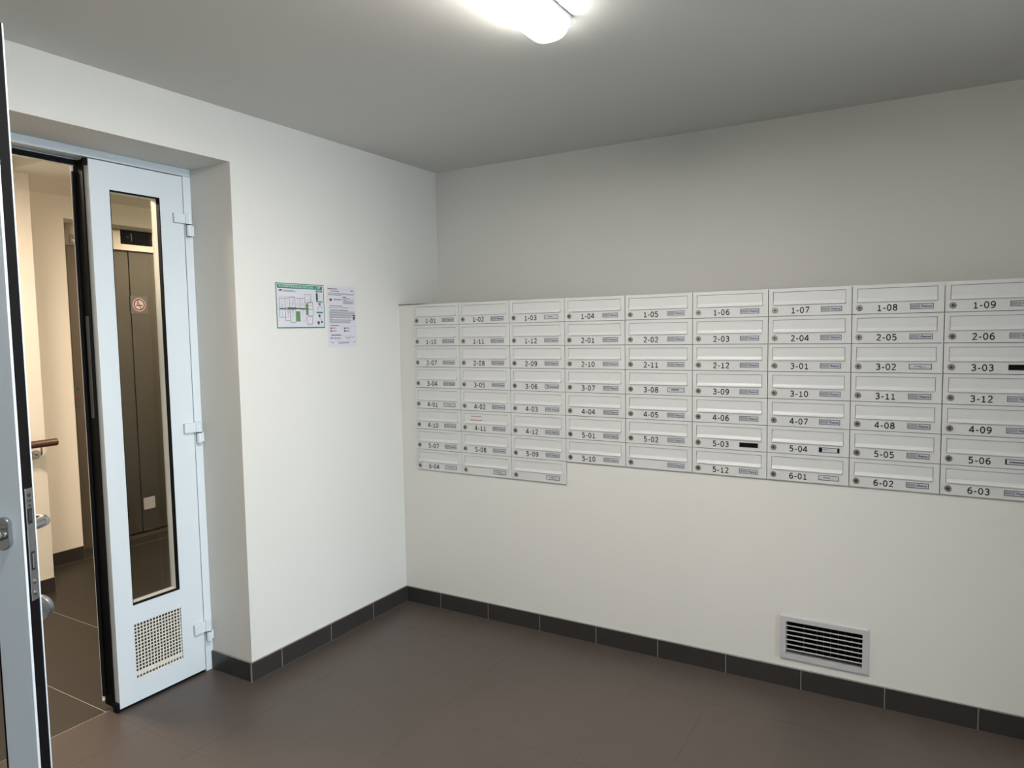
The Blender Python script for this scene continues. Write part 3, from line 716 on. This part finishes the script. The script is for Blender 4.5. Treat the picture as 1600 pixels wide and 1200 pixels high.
# ================================================================ MAILBOXES
NUM = ['1-01 1-02 1-03 1-04 1-05 1-06 1-07 1-08 1-09', '1-10 1-11 1-12 2-01 2-02 2-03 2-04 2-05 2-06', '2-07 2-08 2-09 2-10 2-11 2-12 3-01 3-02 3-03',
       '3-04 3-05 3-06 3-07 3-08 3-09 3-10 3-11 3-12', '4-01 4-02 4-03 4-04 4-05 4-06 4-07 4-08 4-09', '4-10 4-11 4-12 5-01 5-02 5-03 5-04 5-05 5-06',
       '5-07 5-08 5-09 5-10 blank 5-12 6-01 6-02 6-03', '6-04 blank blank']
NUM = [r.split() for r in NUM]
PLAIN = {'1-03': 'centre', '3-02': 'centre', '6-01': 'centre', '6-04': 'centre', '4-01': 'centre', '3-06': 'bold', '3-08': 'hand', '5-03': 'empty', '3-03': 'empty', '5-04': 'ends', '5-06': 'left'}
FACE = -.009
meshes = {}
def mm(key, fn):
    if key not in meshes: meshes[key] = fn()
    return meshes[key]
G = .0013
def mailbox(c, r, num):
    x0, x1 = COLX[c], COLX[c + 1]; w_ = x1 - x0; zb = ZT - (r + 1) * ROWH; k = w_ / .300
    gl = .0011 if c not in (3, 6, 9) else .0016
    t = empty('mailbox', (x0, FACE, zb))
    t['category'] = 'mailbox'; t['group'] = 'white mailboxes in the wall'
    fx0, fx1, fz0, fz1 = .0175 * k, .279 * k, .0435, .0955
    X0_, X1_, Z0_, Z1_ = G, w_ - G, G * .8, ROWH - G * .8
    link('door_panel', mm(('d', c), lambda: rb(MB(), X0_, X1_, Z0_, Z1_, fx0, fx1, fz0, fz1, 0, .009).mesh('door_panel', M['box'])), t)
    fg = .0015
    link('flap', mm(('f', c), lambda: MB().extrude([(.0016, fz1 - fg), (.0018, fz0 + .015), (-.0010, fz0 + .0075), (-.0042, fz0 + .0030), (-.0042, fz0 + .0005), (.007, fz0 + .0005), (.008, fz1 - fg)], fx0 + fg, fx1 - fg, 'x').mesh('flap', M['box'])), t)
    link('body', mm(('b', c), lambda: B(.004, w_ - .004, .0091, .25, .004, ROWH - .004).mesh('body', M['boxshade'])), t)
    lx, lz = .0250 * k, ROWH - .086
    lk = link('lock', mm('lock', lambda: MB().lathe([(.0112, 0), (.0112, .0022), (.0098, .0040), (.0072, .0042), (.0068, .0026), (.0, .0026)], 28, Matrix.Rotation(math.pi / 2, 4, 'X')).mesh('lock', M['lock'])), t, (lx, 0, lz))
    link('keyhole', mm('key', lambda: MB().lathe([(.0040, .0027), (.0040, .0032), (.0, .0032)], 16, Matrix.Rotation(math.pi / 2, 4, 'X')).box(-.0006, .0058, -.0040, -.0030, -.0009, .0009).mesh('keyhole', M['lockdark'])), lk,
         mw=Matrix.Rotation(random.uniform(-.5, 1.3), 4, 'Y'))
    if num != 'blank':
        link('number', number_mesh(num, .0252, .0655), t, (.1180 * k - .0328, -.0005, ROWH - .1000))
    nx0, nx1, nz0, nz1 = .1925 * k, .2655 * k, ROWH - .0952, ROWH - .0757
    kind = PLAIN.get(num, 'logo' if num != 'blank' or c == 4 else 'centre')
    e_ = .0019
    np_ = link('name_plate', mm(('np', c), lambda: rb(MB(), nx0, nx1, nz0, nz1, nx0 + e_, nx1 - e_, nz0 + e_, nz1 - e_, -.0012, -.0001).mesh('name_plate', M['frame'])), t)  # thin dark ring, the shadow of the recess built as a rim
    if kind == 'empty':
        link('name_label', mm(('nv', c), lambda: B(nx0 + e_, nx1 - e_, -.0008, -.0002, nz0 + e_, nz1 - e_).mesh('name_label', M['black'])), np_)
    else:
        a = nx0 + e_; b = nx1 - e_
        if kind == 'ends': a += .010; b -= .006
        if kind == 'left': a += .003
        if kind in ('ends', 'left'):
            link('name_backing', mm(('nb', c), lambda: B(nx0 + e_, nx1 - e_, -.0004, -.0002, nz0 + e_, nz1 - e_).mesh('name_backing', M['black'])), np_)
        link('name_label', mm(('nl', c, kind in ('ends', 'left') and kind), lambda: B(a, b, -.0008, -.0002, nz0 + e_, nz1 - e_).mesh('name_label', M['label'])), np_)
        cz = (nz0 + nz1) / 2
        if kind == 'logo':
            link('label_photo', mm(('lp', c), lambda: B(a + .001, a + .030 * k, -.0010, -.0009, nz0 + .004, nz1 - .004).mesh('label_photo', M['labelgrey'])), np_)
            link('label_text', text_mesh('Finance', .0115, M['blue'], .00030, width=.033 * k, shear=.25), np_, mw=Matrix.Translation(((nx0 + .051 * k), -.0012, cz - .0036)) @ R_S)
        else:
            g = MB(); random.seed(num + str(c))
            def bars(y_, a_, b_, h_):
                p_ = a_
                while p_ < b_ - .001:
                    q_ = min(b_, p_ + random.uniform(.002, .006)); g.box(p_, q_, -.00105, -.0009, cz + y_, cz + y_ + h_); p_ = q_ + .0008
            if kind == 'centre': bars(-.0005, nx0 + .018, nx0 + .042, .0024); bars(-.0030, nx0 + .034, nx0 + .054, .0016)
            elif kind == 'bold': bars(-.004, nx0 + .014, nx0 + .068, .0045); bars(.002, nx0 + .010, nx0 + .018, .004)
            elif kind == 'hand': bars(-.002, nx0 + .016, nx0 + .050, .0056)
            elif kind == 'ends': bars(.001, a + .002, a + .018, .0018)
            elif kind == 'left': bars(-.003, a + .008, b - .004, .004)
            part('label_text', g, M['blue' if kind == 'hand' else 'ink' if kind in ('bold', 'left') else 'grey'], np_)
    return t
nb = {(4, 6): 'white mailbox without number, bottom box of the fifth column from the corner', (1, 7): 'numberless white mailbox in the bottom row beside mailbox 6-04', (2, 7): 'numberless white mailbox at the lower right end of the bottom row, below 5-09'}
extra = {'5-03': 'with an empty black name window', '3-03': 'with an empty black name window', '5-04': 'with black ends in its name window', '5-06': 'with dark print in its name window',
         '3-08': 'with a handwritten blue name', '3-06': 'with bold dark print in its name window', '4-11': 'behind the red lined sticker'}
for r, row in enumerate(NUM):
    for c, num in enumerate(row):
        t = mailbox(c, r, num)
        t['label'] = nb[(c, r)] if num == 'blank' else ('white wall mailbox numbered %s %s' % (num, extra[num]) if num in extra else 'white wall mailbox with the black number %s' % num)
# small sticker on the flap of 4-11
zb = ZT - 6 * ROWH; x0 = COLX[1]
t = empty('sticker', (x0 + .093, FACE - .0005, zb + .072)); tag(t, 'small sticker with an orange red line on mailbox 4-11', 'sticker')
part('sheet', B(-.036, .036, -.0002, .0018, -.012, .018), M['box'], t)
part('red_line', B(-.036, .036, -.0006, -.0002, -.011, -.0075), M['orange'], t)
g = MB(); random.seed(5); p_ = -.030
while p_ < .028:
    q_ = p_ + random.uniform(.003, .008); g.box(p_, q_, -.0005, -.0003, .008, .0112); p_ = q_ + random.uniform(.001, .004)
part('print', g, M['grey'], t)
